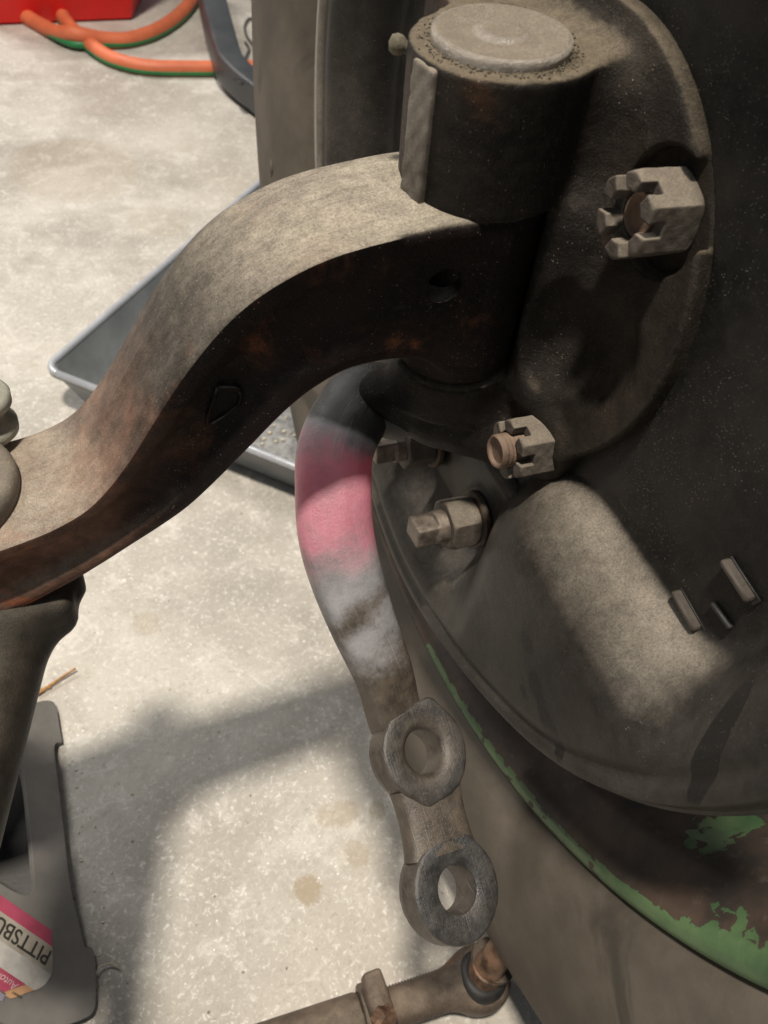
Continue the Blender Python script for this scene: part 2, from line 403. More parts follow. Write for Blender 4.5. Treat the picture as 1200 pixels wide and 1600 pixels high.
def m_arm():
    k = NT('heated_steel')
    b = k.noise(170, 7, 0.7); a = k.noise(55, 7, 0.65); f = k.noise(900, 5, 0.75)
    heat = k.attr('glow_amount'); bare = k.attr('bare'); face = k.attr('face')
    br = k.mix(k.ss(b, 0.3, 0.7), (0.058, 0.046, 0.036), (0.125, 0.098, 0.073))
    br = k.mix(k.ss(f, 0.6, 0.8, 0, 0.7), br, (0.46, 0.36, 0.22))
    br = k.mix(k.ss(a, 0.5, 0.35, 0, 0.4), br, (0.07, 0.05, 0.04))
    sc = k.mix(k.ss(a, 0.3, 0.7), (0.19, 0.185, 0.19), (0.36, 0.35, 0.365))
    sc = k.mix(k.ss(f, 0.6, 0.75, 0, 0.5), sc, (0.66, 0.65, 0.66))
    c = k.mix(k.ss(k.mt('ADD', bare, k.mt('MULTIPLY', k.mt('SUBTRACT', k.noise(90, 9, 0.75), 0.5), 1.3)), 0.2, 0.75), br, sc)
    fc = k.mix(k.ss(b, 0.3, 0.7), (0.050, 0.049, 0.050), (0.105, 0.102, 0.10))
    c = k.mix(k.mt('MULTIPLY', face, k.ss(a, 0.3, 0.6, 0.5, 1.0)), c, fc)
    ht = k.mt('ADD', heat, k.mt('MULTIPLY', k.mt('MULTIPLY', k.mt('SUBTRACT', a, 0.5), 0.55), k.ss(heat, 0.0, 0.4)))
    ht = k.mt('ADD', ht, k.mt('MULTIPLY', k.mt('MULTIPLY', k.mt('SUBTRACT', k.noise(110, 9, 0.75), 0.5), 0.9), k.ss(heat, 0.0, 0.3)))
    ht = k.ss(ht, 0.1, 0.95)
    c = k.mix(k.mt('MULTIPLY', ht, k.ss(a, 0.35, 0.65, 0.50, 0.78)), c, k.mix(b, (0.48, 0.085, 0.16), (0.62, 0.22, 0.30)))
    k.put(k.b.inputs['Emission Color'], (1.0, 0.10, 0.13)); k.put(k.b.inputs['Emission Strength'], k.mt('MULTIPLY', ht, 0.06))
    cv = k.n('ShaderNodeCombineXYZ'); k.l(k.mt('MULTIPLY', k.attr('along'), 5.0), cv.inputs[0]); k.l(k.mt('MULTIPLY', k.attr('around'), 26.0), cv.inputs[1])
    ln = k.noise(1.0, 6, 0.7, vec=cv.outputs[0])
    c = k.mix(k.ss(ln, 0.55, 0.75, 0, 0.35), c, (0.50, 0.49, 0.50)); c = k.mix(k.ss(ln, 0.42, 0.25, 0, 0.45), c, (0.09, 0.075, 0.07))
    so = k.ss(k.mt('ADD', k.attr('soot_shade'), k.mt('MULTIPLY', k.mt('SUBTRACT', a, 0.5), 0.5)), 0.35, 0.65)
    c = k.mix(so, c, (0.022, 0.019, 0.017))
    pit = k.ss(k.noise(420, 5, 0.75), 0.36, 0.26); c = k.mix(k.mt('MULTIPLY', pit, 0.6), c, (0.06, 0.05, 0.045))
    n = k.bump(f, 0.0004, 0.6, k.bump(b, 0.0004, 0.5)); n = k.bump(ln, 0.0005, 0.4, n)
    return k.fin(c, k.ss(b, 0.3, 0.7, 0.30, 0.52), k.mt('MULTIPLY', face, 0.5), n, 0.9)
M_arm = m_arm()
M_stand = m_plain('grey_stand_paint', (0.215, 0.205, 0.195), 0.45, 0, 0.10, 30)
M_dark = m_plain('dark_steel', (0.035, 0.033, 0.03), 0.55, 0, 0.2, 50)
M_pan = m_plain('pan_grey_paint', (0.20, 0.215, 0.225), 0.35, 0.0, 0.10, 25)
M_panin = m_plain('pan_galvanised_bottom', (0.30, 0.30, 0.295), 0.38, 0.2, 0.25, 180, 0.0008)
M_panrim = m_plain('pan_rim_shine', (0.50, 0.52, 0.56), 0.28, 0.3, 0.06, 25)  # bright shine of the rim put into a paler bluish base colour
M_red = m_plain('red_plastic', (0.72, 0.015, 0.012), 0.38, 0, 0.08, 10)
M_orange = m_plain('red_hose_rubber', (0.66, 0.17, 0.075), 0.55, 0, 0.08, 30)
M_green = m_plain('green_hose_rubber', (0.02, 0.22, 0.07), 0.5, 0, 0.08, 30)
M_black = m_plain('black_painted_tube', (0.052, 0.056, 0.06), 0.38, 0, 0.1, 20)
M_wire = m_plain('steel_wire', (0.12, 0.12, 0.12), 0.4, 0.4, 0.1, 30)
M_twig = m_plain('dry_stalk', (0.46, 0.24, 0.09), 0.7, 0, 0.2, 200)
M_fluff = m_plain('pale_fibre', (0.62, 0.55, 0.42), 0.8, 0, 0.15, 300)
M_grease = m_plain('caked_grease', (0.15, 0.13, 0.09), 0.7, 0, 0.25, 900, 0.0008)
M_tab = m_plain('tarnished_tab', (0.065, 0.052, 0.042), 0.6, 0, 0.15, 200)
M_copper = m_plain('rusty_stud', (0.15, 0.085, 0.052), 0.5, 0.2, 0.4, 160)
M_rubber = m_plain('black_rubber', (0.018, 0.017, 0.016), 0.5, 0, 0.2, 200)
M_bolt2 = m_plain('worn_stud_steel', (0.20, 0.165, 0.135), 0.5, 0.1, 0.25, 250)
M_pink = m_plain('label_pink', (0.48, 0.085, 0.15), 0.4, 0, 0.08, 90, 0.0001)
M_lgrey = m_plain('label_warm_grey', (0.46, 0.42, 0.36), 0.45, 0, 0.12, 90, 0.0001)
M_lwhite = m_plain('label_white', (0.58, 0.56, 0.53), 0.4, 0, 0.12, 70, 0.0001)
M_lorange = m_plain('label_orange', (0.62, 0.36, 0.20), 0.45, 0, 0.1, 90, 0.0001)
M_lblue = m_plain('label_lilac', (0.30, 0.27, 0.36), 0.45, 0, 0.1, 90, 0.0001)
M_ink = m_plain('label_ink', (0.045, 0.04, 0.035), 0.5, 0, 0.15, 200, 0.0001)
M_inkpink = m_plain('label_pale_ink', (0.72, 0.50, 0.52), 0.5, 0, 0.1, 200, 0.0001)

# ------------------------------------------------------------------ floor
g = 8.0
fl = make('floor', [(-g, -g, 0), (g, -g, 0), (g, g, 0), (-g, g, 0)], [(0, 1, 2, 3)], M_floor, smooth=False)
fl['kind'] = 'structure'

# ------------------------------------------------------------------ wheel: tyre and flaking rim
wheel = thing('wheel', 'dusty tyre on a flaking green and rust-brown steel rim', 'wheel', (0.05, 0, 0.002))
NW = 360
C0 = (0, 0, H)
prof_t = [(0.010, .2190), (0.002, .2205), (-0.004, .2235), (-0.0085, .232), (-0.0125, .245), (-0.0150, .262), (-0.0155, .275), (-0.0145, .290),
          (-0.0120, .305), (-0.0085, .318), (-0.0050, .3270), (-0.0030, .3288), (0.000, .3298), (0.010, .3312), (0.03, .3325), (0.06, .333),
          (0.09, .3325), (0.11, .3312), (0.120, .3298), (0.124, .327), (0.13, .30), (0.135, .275), (0.13, .245), (0.12, .2205), (0.11, .219)]
V, F = lathe(prof_t, C0, (1, 0, 0), NW)
make('tyre', V, F, M_tyre, wheel, sharp=50)
prof_r = [(0.0062, .2165), (0.0030, .2190), (-0.0005, .2204), (-0.0024, .2196), (-0.0030, .2175), (-0.0026, .2140), (-0.0005, .2110), (0.0040, .2085), (0.0080, .2050),
          (0.012, .2010), (0.016, .1990), (0.030, .1975), (0.038, .1955), (0.046, .188), (0.052, .1805), (0.060, .179), (0.085, .179), (0.092, .186), (0.10, .197),
          (0.115, .200), (0.118, .217), (0.122, .219)]
PR = np.array(prof_r)
fine = []
for i in range(len(PR)-1):
    for t in np.linspace(0, 1, 3, endpoint=False): fine.append(tuple(PR[i]*(1-t)+PR[i+1]*t))
fine.append(tuple(PR[-1]))
V, F = lathe(fine, C0, (1, 0, 0), 540)
ph = np.degrees(np.arctan2(-V[:, 1], H-V[:, 2])); rr = np.hypot(V[:, 1], V[:, 2]-H); xx = V[:, 0]
lip = (xx < 0.0012)*sst(rr, .2122, .2138)
paint = 0.74*lip*sst(ph, 2, 8)
paint = np.maximum(paint, 0.95*lip*sst(ph, 42, 50))
paint = np.maximum(paint, sst(ph, 38, 47)*sst(rr, .2225-0.0170*sst(ph, 40, 60), .2285-0.0150*sst(ph, 40, 60))*(xx < .02)*0.95)
def blob(p0, r0, sp, sr): return np.exp(-((ph-p0)/sp)**2-((rr-r0)/sr)**2)*(xx < .04)
paint = np.maximum(paint, 0.98*blob(51, .196, 3.2, .004)); paint = np.maximum(paint, 0.92*blob(57, .189, 4.0, .004))
paint = np.maximum(paint, 0.75*blob(58, .2075, 2.2, .002)); paint = np.maximum(paint, 0.7*blob(70, .20, 8, .01))
bare = (xx < .004)*sst(rr, .2085, .2110)*sst(-ph, 20, 35)*1.0 + 0.45*lip*sst(ph, 0, 6)*(1-sst(ph, 14, 30))
make('rim', V, F, M_rim, wheel, attrs={'paint': paint, 'bare': bare})
# moulded ring on the sidewall
mk = np.array([-0.0146, 0.2461, 0.2360]); rad = unit([0, .2461, -.099])
nn = unit(np.array([-1, 0, 0])+0.12*rad)
for r_, w_ in ((0.0044, .0006), (0.0020, .0007)):
    t = np.linspace(0, 2*np.pi, 25); a_, u_, v_ = frame(nn)
    V, F = tube([mk+r_*(np.cos(q)*u_+np.sin(q)*v_) for q in t], w_, 1, 8, up=nn)
    make('moulded_ring', V, F, M_tyre, wheel)

# ------------------------------------------------------------------ brake backing plate
bp = thing('brake_backing_plate', 'round dark backing plate with stamped bulges, dusty on its shelves', 'backing plate', (0.0, 0, H-0.168))
def plate_x(y, z):
    """inboard face of the stamped plate, z measured from the wheel centre"""
    r = np.hypot(y, z); ay = np.abs(y)
    def bx(cy, cz, hy, hz, rnd):
        q1 = np.abs(ay-cy)-hy+rnd; q2 = np.abs(z-cz)-hz+rnd
        return np.minimum(np.maximum(q1, q2), 0)+np.hypot(np.maximum(q1, 0), np.maximum(q2, 0))-rnd
    d = bx(0.135, -0.160, 0.0990, 0.1025, 0.036)          # the lower bulges: shelf near z=-.06, inner wall near |y|=.037
    d = smin(d, 0.1410-r, 0.014)                         # joins the raised outer band
    tt = np.clip((-d+.0105)/.0300, 0, 1); bul = np.sin(np.pi/2*tt)*sst(tt, -.05, .28)
    x = 0.0035+(-0.0205-0.0035)*bul
    lowband = sst(-z, 0.112, 0.150)*(1-bul)*sst(0.060-ay, 0, 0.02)
    x = x-0.010*lowband
    up = sst(z, 0.055, 0.125)*sst(r, 0.075, 0.11)*(1-bul) # shallow dome of the upper half
    x = x-0.011*up
    x = x+0.0016*np.exp(-((r-0.158)/0.0025)**2)
    x = x+0.006*sst(r, 0.1640, 0.1685)
    x = x+0.0009*np.sin(7*np.arctan2(y, z)+1.3)*sst(r, .08, .13)
    return x
rs = np.r_[np.linspace(0.024, 0.160, 100), np.linspace(0.1610, 0.1688, 12)]
ts = np.linspace(0, 2*np.pi, 600, endpoint=False)
RR, TT = np.meshgrid(rs, ts, indexing='ij'); yy = RR*np.sin(TT); zz = RR*np.cos(TT)
xx = plate_x(yy, zz)
V = np.stack([xx, yy, zz+H], -1).reshape(-1, 3); nT = len(ts)
F = [(i*nT+j, i*nT+(j+1) % nT, (i+1)*nT+(j+1) % nT, (i+1)*nT+j) for i in range(len(rs)-1) for j in range(nT)]
F = [f[::-1] for f in F]
fy, fz = V[:, 1], V[:, 2]-H
film = 1.5*sst(np.hypot(fy, fz), .1585, .1605)*sst(fy, .02, .08)+(1+1.6*sst(fy, .08, .12)*sst(-fz, -.03, .02))*sst(-V[:, 0], -.002, .012)*(0.08+0.13*sst(-fz, -.05, .06))
def smear(cy, cz, ry, rz, ang):
    c, q = math.cos(ang), math.sin(ang); u = (fy-cy)*c+(fz-cz)*q; w = -(fy-cy)*q+(fz-cz)*c
    return sst(1.25-np.hypot(u/ry, w/rz), 0, .5)
wiped = np.maximum.reduce([smear(*w_) for w_ in ((-.0846,-.0929,.0042,.0036,.2),(-.0965,-.1015,.0055,.0045,.4),(-.1060,-.1055,.0095,.0042,.45),(-.1130,-.1068,.0080,.0034,.55),(-.0935,-.1120,.0030,.0022,.3),(-.1450,-.0450,.0180,.0040,1.1))])
pl = make('plate', V, F, M_plate, bp, attrs={'film': film, 'wiped': wiped})
sm = pl.modifiers.new('thick', 'SOLIDIFY'); sm.thickness = 0.0022; sm.offset = -1
# anchor reinforcement behind the two anchor nuts
V, F = surf(lambda P: smin(sd_box(P, (0.004, 0, H-0.104), (0.0065, 0.034, 0.020), 0.004), sd_cyl(P, (-.004, -.021, H-.108), (0.008, -.021, H-.108), .0125, .002), .004),
            (-.008, -.04, H-.13), (.014, .04, H-.078), .001)
make('anchor_plate', V, F, M_plate, bp, attrs={'film': np.full(len(V), .25), 'wiped': np.zeros(len(V))})
def hexd(P, af, h0, h1, cham=0.0012):
    d = np.full(P.shape[:-1], -1.0)
    for a in range(6):
        t = math.radians(60*a+30); d = np.maximum(d, P[..., 0]*math.cos(t)+P[..., 1]*math.sin(t)-af/2)
    d = smax(d, np.abs(P[..., 2]-(h0+h1)/2)-(h1-h0)/2, 0.0006)
    r = np.hypot(P[..., 0], P[..., 1])
    d = smax(d, (r-af*0.572)*0.8+(P[..., 2]-h1+cham)*0.6, 0.0006)
    d = smax(d, (r-af*0.56)*0.8-(P[..., 2]-h0-cham)*0.6, 0.0006)
    return d
def spin(a): c, s = math.cos(a), math.sin(a); return np.array([[c, -s, 0], [s, c, 0], [0, 0, 1]])
Rin = rot_to((-1, 0, 0))
HV, HF = surf(lambda P: hexd(P, .0188, 0, .0125), (-.0125, -.0125, -.001), (.0125, .0125, .0142), .00045)
def anchor(y, ang, full):
    base = np.array([-0.0045, y, H-0.108])
    ns = make('anchor_nut', place(HV@spin(ang).T, Rin, base+[-.0028, 0, 0]), HF, M_nut, bp)
    V, F = lathe([(0, .0), (0, .0112), (.0004, .0118), (.0022, .0118), (.0028, .0110), (.0028, .0)], base, (-1, 0, 0), 40)
    make('lock_washer', V, F, M_rusty, ns, sharp=35)
    def st(P):
        d = sd_cyl(P, (0, 0, -.004), (0, 0, .0245), .0062, .0006)
        th = sd_cyl(P, (0, 0, .0), (0, 0, .0175), .0066, .0004)
        sq = sd_box(P, (0, 0, .019), (.0044, .0052, .0075), .0007)
        return np.minimum(np.maximum(d, P[..., 2]-.0178), smin(sq, th, .0006))
    V, F = surf(st, (-.008, -.008, -.006), (.008, .008, .0285), .0004)
    make('stud', place(V@spin(ang*0.6).T, Rin, base+[-.002, 0, 0]), F, M_bolt2, ns)
anchor(-0.021, 0.25, True); anchor(0.024, 0.6, True)
# adjuster tabs standing out of slots
for (p, q) in (((.003, -.1030, H-.0455), (.003, -.1150, H-.0475)), ((.003, -.1085, H-.0235), (.003, -.1205, H-.0250))):
    p = np.array(p); q = np.array(q); c = (p+q)/2; a = unit(q-p); n_ = np.array([-1.0, 0, 0]); w_ = np.cross(a, n_)
    R = np.stack([a, w_, n_], 1)
    V, F = boxm(c+[-.0006, 0, 0], (np.linalg.norm(q-p)/2, .0010, .0018), R, .0006)
    tb = make('adjuster_tab', V, F, M_tab, bp, sharp=40)
    V, F = boxm(c+n_*(-.0006)+a*0.0006, (np.linalg.norm(q-p)/2+.0006, .0015, .0003), R, .0002)
    make('slot_lip', V, F, M_rubber, tb, sharp=40)
V, F = boxm((.0032, -.1170, H-.0375), (.0009, .0042, .0008), None, .0004)
make('slot_lip', V, F, M_rubber, bp)

# ------------------------------------------------------------------ steering knuckle
KT = np.array([-.0325, -.001, .3920]); KB = np.array([-.0215, 0.0, .2800]); KU = unit(KB-KT)
kz = lambda z: KT+KU*((z-KT[2])/KU[2])
kn = thing('steering_knuckle', 'dark forged steering knuckle with kingpin boss, round flange and drooping arm heated red', 'steering knuckle', tuple(kz(.27)))
def knuckle(P):
    y, z, x = P[..., 1], P[..., 2], P[..., 0]
    fl_ = sd_cyl(P, (-.0015, 0, H), (.0075, 0, H), .0668, .0010)
    lug = sd_cyl(P, (-.0014, -.0345, .2810), (.0070, -.0345, .2810), .0128, .0012)
    fl_ = smin(fl_, lug, .008)
    neck = sd_box(P, (-.001, .006, .338), (.0085, .021, .052), .006)
    body = smin(fl_, neck, .014)
    uy = sd_box(P, (-.0125, .0145, .3785), (.0215, .0265, .0135), .0012)
    ub = sd_cyl(P, kz(.3920), kz(.3575), .0224, .0006)
    up_ = smin(uy, ub, .009)
    up_ = smax(up_, z-.3922, .0008)
    body = smin(body, up_, .0065)
    rib = sd_cap(P, (-.004, -.014, .350), (-.002, -.024, .296), .010, .0075)
    body = smin(body, rib, .010)
    lb = sd_cyl(P, kz(.2975), kz(.2805), .0200, .0018)
    ly = sd_box(P, (-.008, -.001, .2765), (.014, .016, .011), .004)
    low = smin(ly, lb, .006)
    root = sd_cap(P, (-.022, .000, .270), (-.0435, .0070, .2745), .0125, .0085)
    root = smin(root, sd_cap(P, (-.022, .0, .270), (.0, -.022, .272), .0125, .012), .006)
    low = smin(low, root, .008)
    body = smin(body, low, .008)
    # casting recesses on the flange face
    a = math.radians(20); yr = (y+.0415)*math.cos(a)+(z-.3245)*math.sin(a); zr = -(y+.0415)*math.sin(a)+(z-.3245)*math.cos(a)
    e_ = (np.hypot(yr/.0168, zr/.0215)-1)*.018
    q_ = e_+.0060; q_ = 0.5*(q_+np.sqrt(q_*q_+.0020**2))
    body = smax(body, -smax((x-(.0025-0.85*q_))*.76, e_-.0055, .003), .0016)
    sp1 = sd_cyl(P, (-.03, -.0420, .3690), (.0030, -.0420, .3690), .0150, .0008)
    body = smax(body, -sp1, .0012)
    eye = sd_cyl(P, kz(.3572), kz(.2978), .0205, .0002)
    body = np.where(True, smax(body, -eye, .0006), body)
    w = np.sin(x*900+np.sin(z*700)*2)*np.sin(y*760+np.sin(x*500)*2)*np.sin(z*830)
    return body+w*0.00012
V, F = surf(knuckle, (-.066, -.072, .252), (.011, .072, .405), .00095)
soot_shade = sst(-V[:, 0], .030, .042)*sst(.292-V[:, 2], 0, .006)  # the axle's shade on the arm root, painted in as dustless dark
make('knuckle_body', V, F, M_knuckle, kn, attrs={'soot_shade': soot_shade, 'film': 0.03+0.36*sst(V[:, 0], -.010, -.002)*sst(np.hypot(V[:, 1], V[:, 2]-H), .020, .050)})
# machined stop pad on the inboard side of the upper boss
th = math.radians(193); dv = np.array([math.cos(th), math.sin(th), 0]); dz_ = -KU; dv = unit(dv-(dv@dz_)*dz_); R2 = np.stack([dv, np.cross(dz_, dv), dz_], 1)
V, F = surf(lambda P: smax(sd_box(P, (0, 0, 0), (.0046, .0044, .0170), .0007), P[..., 0]+P[..., 2]*.03-.0040, .0005)+.00015*np.sin(P[..., 1]*1400)*np.sin(P[..., 2]*900), (-.006, -.006, -.019), (.006, .006, .019), .0006)
make('stop_pad', place(V, R2, kz(.3742)+dv*.0194), F, M_pad, kn)
# kingpin plug
kc = kz(.3922)
V, F = lathe([(-.002, .0170), (.0008, .0172), (.0017, .0171), (.0022, .0166), (.0024, .0155), (.0020, .0125), (.0017, .0085), (.0018, .0064),
              (.0025, .0057), (.0027, .0040), (.0026, .0)], kc, -KU, 96)
make('kingpin_plug', V, F, M_cap, kn, sharp=60)
# grease caked round the plug
gr = []
for i in range(420):
    t = rng.uniform(0, 6.283); r = 0.0170+abs(rng.normal(0, 0.0016)); s = rng.uniform(.00012, .00038)
    _, u_, v_ = frame(-KU); p = kc+r*(math.cos(t)*u_+math.sin(t)*v_)
    gr.append(lathe([(-s, 0), (-s*.4, s*.9), (s*.4, s*.8), (s*.9, 0)], p, (rng.normal(), rng.normal(), 1.5), 5))
o = make('grease_grit', *join(*gr), M_grease, kn); o['kind'] = 'stuff'
# grease nipple on the inboard face
gn = kz(.3860)+np.array([-.0195, .0125, 0])
V, F = lathe([(-.004, .0015), (.0, .0015), (.0004, .0019), (.0014, .0024), (.0026, .0024), (.0038, .0018), (.0043, .0)], gn, (-.85, .45, .1), 24)
make('grease_nipple', V, F, M_grease, kn)
# castle nuts
def castle(P):
    d = hexd(P, .0193, 0, .0160, .0009)
    r = np.hypot(P[..., 0], P[..., 1])
    d = smax(d, .0062-r, .0003)
    for a in range(3):
        t = math.radians(60*a+30); c = np.abs(-P[..., 0]*math.sin(t)+P[..., 1]*math.cos(t))
        sl = np.maximum(c-.0017, .0112-P[..., 2]); d = smax(d, -sl, .00025)
    w = np.sin(P[..., 0]*1500)*np.sin(P[..., 1]*1300+1)*np.sin(P[..., 2]*1100)
    return d+w*.00006
CV, CF = surf(castle, (-.013, -.013, -.001), (.013, .013, .018), .0003)
def castle_nut(base, ang, proud, tilt=(0, 0)):
    ax = unit((-1, tilt[0], tilt[1])); R = rot_to(ax)
    n_ = make('castle_nut', place(CV@spin(ang).T, R, base), CF, M_nut, kn)
    V, F = lathe([(0, .0058), (proud-.0062, .0058), (proud-.0058, .0055), (proud-.0054, .0058), (proud-.0046, .0058), (proud-.0042, .0055), (proud-.0038, .0058), (proud-.0030, .0058), (proud-.0026, .0055), (proud-.0022, .0058), (proud-.0010, .0058), (proud-.0002, .0052), (proud-.0004, .0046), (proud-.0014, .0040), (proud-.0016, .0)], base, ax, 40)
    make('bolt_end', V, F, M_bolt, n_, sharp=40)
castle_nut((.0030, -.0420, .3690), math.radians(8), .0115)
castle_nut((.0008, -.0350, .2822), math.radians(20), .0205)

# ------------------------------------------------------------------ steering arm (part of the knuckle)
AP = [(-.032, .004, .2725), (-.0475, .0083, .2745), (-.0559, .0035, .2712), (-.0635, -.0052, .2646), (-.0667, -.0156, .2567), (-.068, -.0272, .2462),
      (-.0662, -.0394, .2352), (-.0622, -.0528, .2220), (-.0570, -.0665, .2072), (-.0548, -.0752, .1955), (-.0538, -.0795, .1905)]
BU = np.array([-.0500, -.0905, .1881]); BL = np.array([-.0532, -.1348, .1722])
dUL = unit(BL-BU); bax = np.array([0.27, -.06, 1.0]); bax = unit(bax-(bax@dUL)*dUL)
CA = catmull(AP, 10)
def arm_ring(i, s):
    hw = 0.0136-0.0030*sst(s, .45, .95); ht = 0.0092-0.0026*sst(s, .40, .85)
    e = 2.5+1.0*sst(s, .5, .8); t = np.linspace(0, 2*np.pi, 40, endpoint=False)
    c, q = np.cos(t), np.sin(t)
    p = np.c_[hw*np.sign(c)*np.abs(c)**(2/e), ht*np.sign(q)*np.abs(q)**(2/e)-ht*0.6]
    # forging seam
    seam = np.exp(-((p[:, 0]+0.0035)/.0012)**2)*(q > 0.3)*0.0005*(1-sst(s, .6, .8))
    p[:, 1] += seam
    return p
ups = np.array([unit(np.array([-.30, -.42, .86])*(1-w)+bax*w) for w in sst(np.linspace(0, 1, len(CA)), .3, .95)])
arm_v, arm_f = sweep(CA, arm_ring, ups)
L = np.repeat(np.linspace(0, 1, len(CA)), 40)
seg_c = np.linspace(BU+dUL*.0120, BL-dUL*.0120, 14)-bax*0.0045
def seg_ring(i, s):
    hw = 0.0128+0.0012*(abs(s-.5)*2)**2; ht = .0062; t = np.linspace(0, 2*np.pi, 32, endpoint=False); c, q = np.cos(t), np.sin(t)
    return np.c_[hw*np.sign(c)*np.abs(c)**.55, ht*np.sign(q)*np.abs(q)**.55]
seg = sweep(seg_c, seg_ring, bax)
def boss(o, seed, rout=.0152, rin=.0076, ch=.0018, flash=(), aq=0.0):
    r_ = np.random.default_rng(seed); q = r_.uniform(0, 6.28, 5)
    def mod(t, i):
        m = np.ones_like(t)
        if 1 <= i <= 9:
            m = m+0.005*np.sin(3*t+q[0])+0.003*np.sin(7*t+q[1])+0.003*np.sin(23*t+q[2])+0.002*np.sin(41*t+q[3])
            for (fa, fh) in flash: m = m+fh*np.exp(-((np.angle(np.exp(1j*(t-fa))))/.20)**2)*(0.6 if i < 6 else 1.0)
        return m
    hz = .0010
    P = [(-.0125, rin), (-.0125, rin+.001), (-.0123, rout-.0012), (-.0112, rout-.0002), (-.008, rout+.0004), (-.005, rout+.0002), (-.0022, rout-.0001),
         (-.0006, rout+.0001), (0, rout-.0003), (.0003, rout-.0012), (.0002, (rout+rin+ch)/2), (0, rin+ch+.0006), (-.0004, rin+ch*.8), (-.0018, rin+.0002), (-.0030, rin), (-.0125, rin)]
    return lathe([(s, r) for s, r in P], o, bax, 96, ref=dUL, mod=mod), len(P)
(bu_v, bu_f), nu_ = boss(BU+bax*.0020, 3, .0178, .0080, .0022, ((2.75, .10), (-.25, .09)))
(bl_v, bl_f), nl_ = boss(BL+bax*.0014, 8, .0174, .0076, .0006, ((2.6, .07),))
V, F = join((arm_v, arm_f), seg, (bu_v, bu_f), (bl_v, bl_f))
n0, n1, n2, n3 = len(arm_v), len(seg[0]), len(bu_v), len(bl_v)
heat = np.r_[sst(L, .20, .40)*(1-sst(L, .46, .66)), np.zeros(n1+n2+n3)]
wv = np.tile(np.cos(np.linspace(0, 2*np.pi, 40, endpoint=False)), len(CA))
bare = np.r_[sst(L, .17, .24)*(1-.62*np.exp(-((L-.665-.02*wv)/.030)**2))*(1-.95*sst(L, .62, .88)), np.zeros(n1+n2+n3)]
soot_shade = np.r_[1-sst(L, .19, .30), np.zeros(n1+n2+n3)]  # soot plus the axle's shade, painted over the upper end of the arm
fU = np.repeat([1.0 if 8 <= i <= 10 else 0.35 for i in range(nu_)], 96); fL = np.repeat([1.0 if 8 <= i <= 12 else 0.35 for i in range(nl_)], 96)
face = np.r_[np.zeros(n0+n1), fU*0.8, fL]
o = make('steering_arm', V, F, M_arm, kn, sharp=42, attrs={'glow_amount': heat, 'bare': bare, 'soot_shade': soot_shade, 'face': face,
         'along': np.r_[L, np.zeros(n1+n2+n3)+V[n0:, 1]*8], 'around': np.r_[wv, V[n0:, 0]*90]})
o['label'] = 'steel steering arm with a pink red-hot bend and two drilled bosses'

# ------------------------------------------------------------------ front axle beam
ax = thing('front_axle', 'dropped I-beam front axle, tan dust on top, dark rusty side', 'axle', (-.17, 0, .23))
top = [(-.027, .3566), (-.034, .3570), (-.043, .3568), (-.056, .3552), (-.077, .3508), (-.092, .3440), (-.1035, .3350), (-.1145, .3210), (-.1235, .3065), (-.1315, .2925),
       (-.1390, .2815), (-.1465, .2735), (-.1555, .2685), (-.166, .2655), (-.185, .2625), (-.23, .2600), (-.32, .2590), (-.60, .2590)]
bot = [(-.023, .2995), (-.028, .3005), (-.036, .3040), (-.048, .3120), (-.066, .3120), (-.0775, .3065), (-.0865, .2985), (-.096, .2872), (-.106, .2752), (-.116, .2645),
       (-.1255, .2575), (-.135, .2515), (-.146, .2445), (-.158, .2380), (-.178, .2300), (-.225, .2210), (-.318, .2180), (-.60, .2180)]
tp = catmull([(a, 0, b) for a, b in top], 7); bt = catmull([(a, 0, b) for a, b in bot], 7)
def ax_section():
    # (y, v): v from 0 at the bottom to 1 at the top; near side is -y
    p = [(-.0190, .02), (-.0203, .06), (-.0206, .14), (-.0200, .20), (-.0186, .25), (-.0170, .31), (-.0160, .40), (-.0157, .52), (-.0161, .62), (-.0172, .71), (-.0190, .78),
         (-.0203, .84), (-.0209, .92), (-.0208, .985), (-.0196, 1.003), (-.012, 1.014), (-.004, 1.026), (.002, 1.036), (.0045, 1.046), (.0056, 1.036), (.014, 1.016), (.0186, .995), (.0200, .96), (.0205, .90)]
    q = [(.0205, .84), (.0185, .78), (.0155, .71), (.0128, .62), (.0118, .52), (.0122, .40), (.0140, .31), (.0175, .25), (.0203, .18), (.0203, .06), (.0190, .02), (.010, -.005), (0, -.01), (-.010, -.005)]
    return np.array(p+q)
sec = ax_section(); ns_ = len(sec)
V = []; F = []
for i in range(len(tp)):
    T_, B_ = tp[i], bt[i]
    fill = 1-sst(-T_[0], .052, .100)         # the web fills out solid towards the kingpin eye
    web = np.clip(1-np.abs(sec[:, 1]-.5)/.32, 0, 1)
    y = np.where(web > 0, np.sign(sec[:, 0])*(np.abs(sec[:, 0])+(0.0200-np.abs(sec[:, 0]))*fill*0.92), sec[:, 0])
    wid = 1+0.10*np.exp(-((T_[0]+.185)/.03)**2)
    for (yy_, v_), y2 in zip(sec, y):
        p = B_+(T_-B_)*v_; V.append((p[0], y2*wid, p[2]))
for i in range(len(tp)-1):
    for j in range(ns_):
        k = (j+1) % ns_; F.append((i*ns_+j, (i+1)*ns_+j, (i+1)*ns_+k, i*ns_+k))
F.append(tuple(range(ns_))); F.append(tuple((len(tp)-1)*ns_+j for j in range(ns_-1, -1, -1)))
beam = (np.array(V), F)
import bmesh
def beam_mesh(nm, VF, mat, parent, sharp):
    o = make(nm, *VF, mat, parent, sharp=sharp)
    b = bmesh.new(); b.from_mesh(o.data); bmesh.ops.recalc_face_normals(b, faces=b.faces); b.to_mesh(o.data); b.free()
    return o
mb = beam_mesh('beam', beam, M_axle, ax, 55)
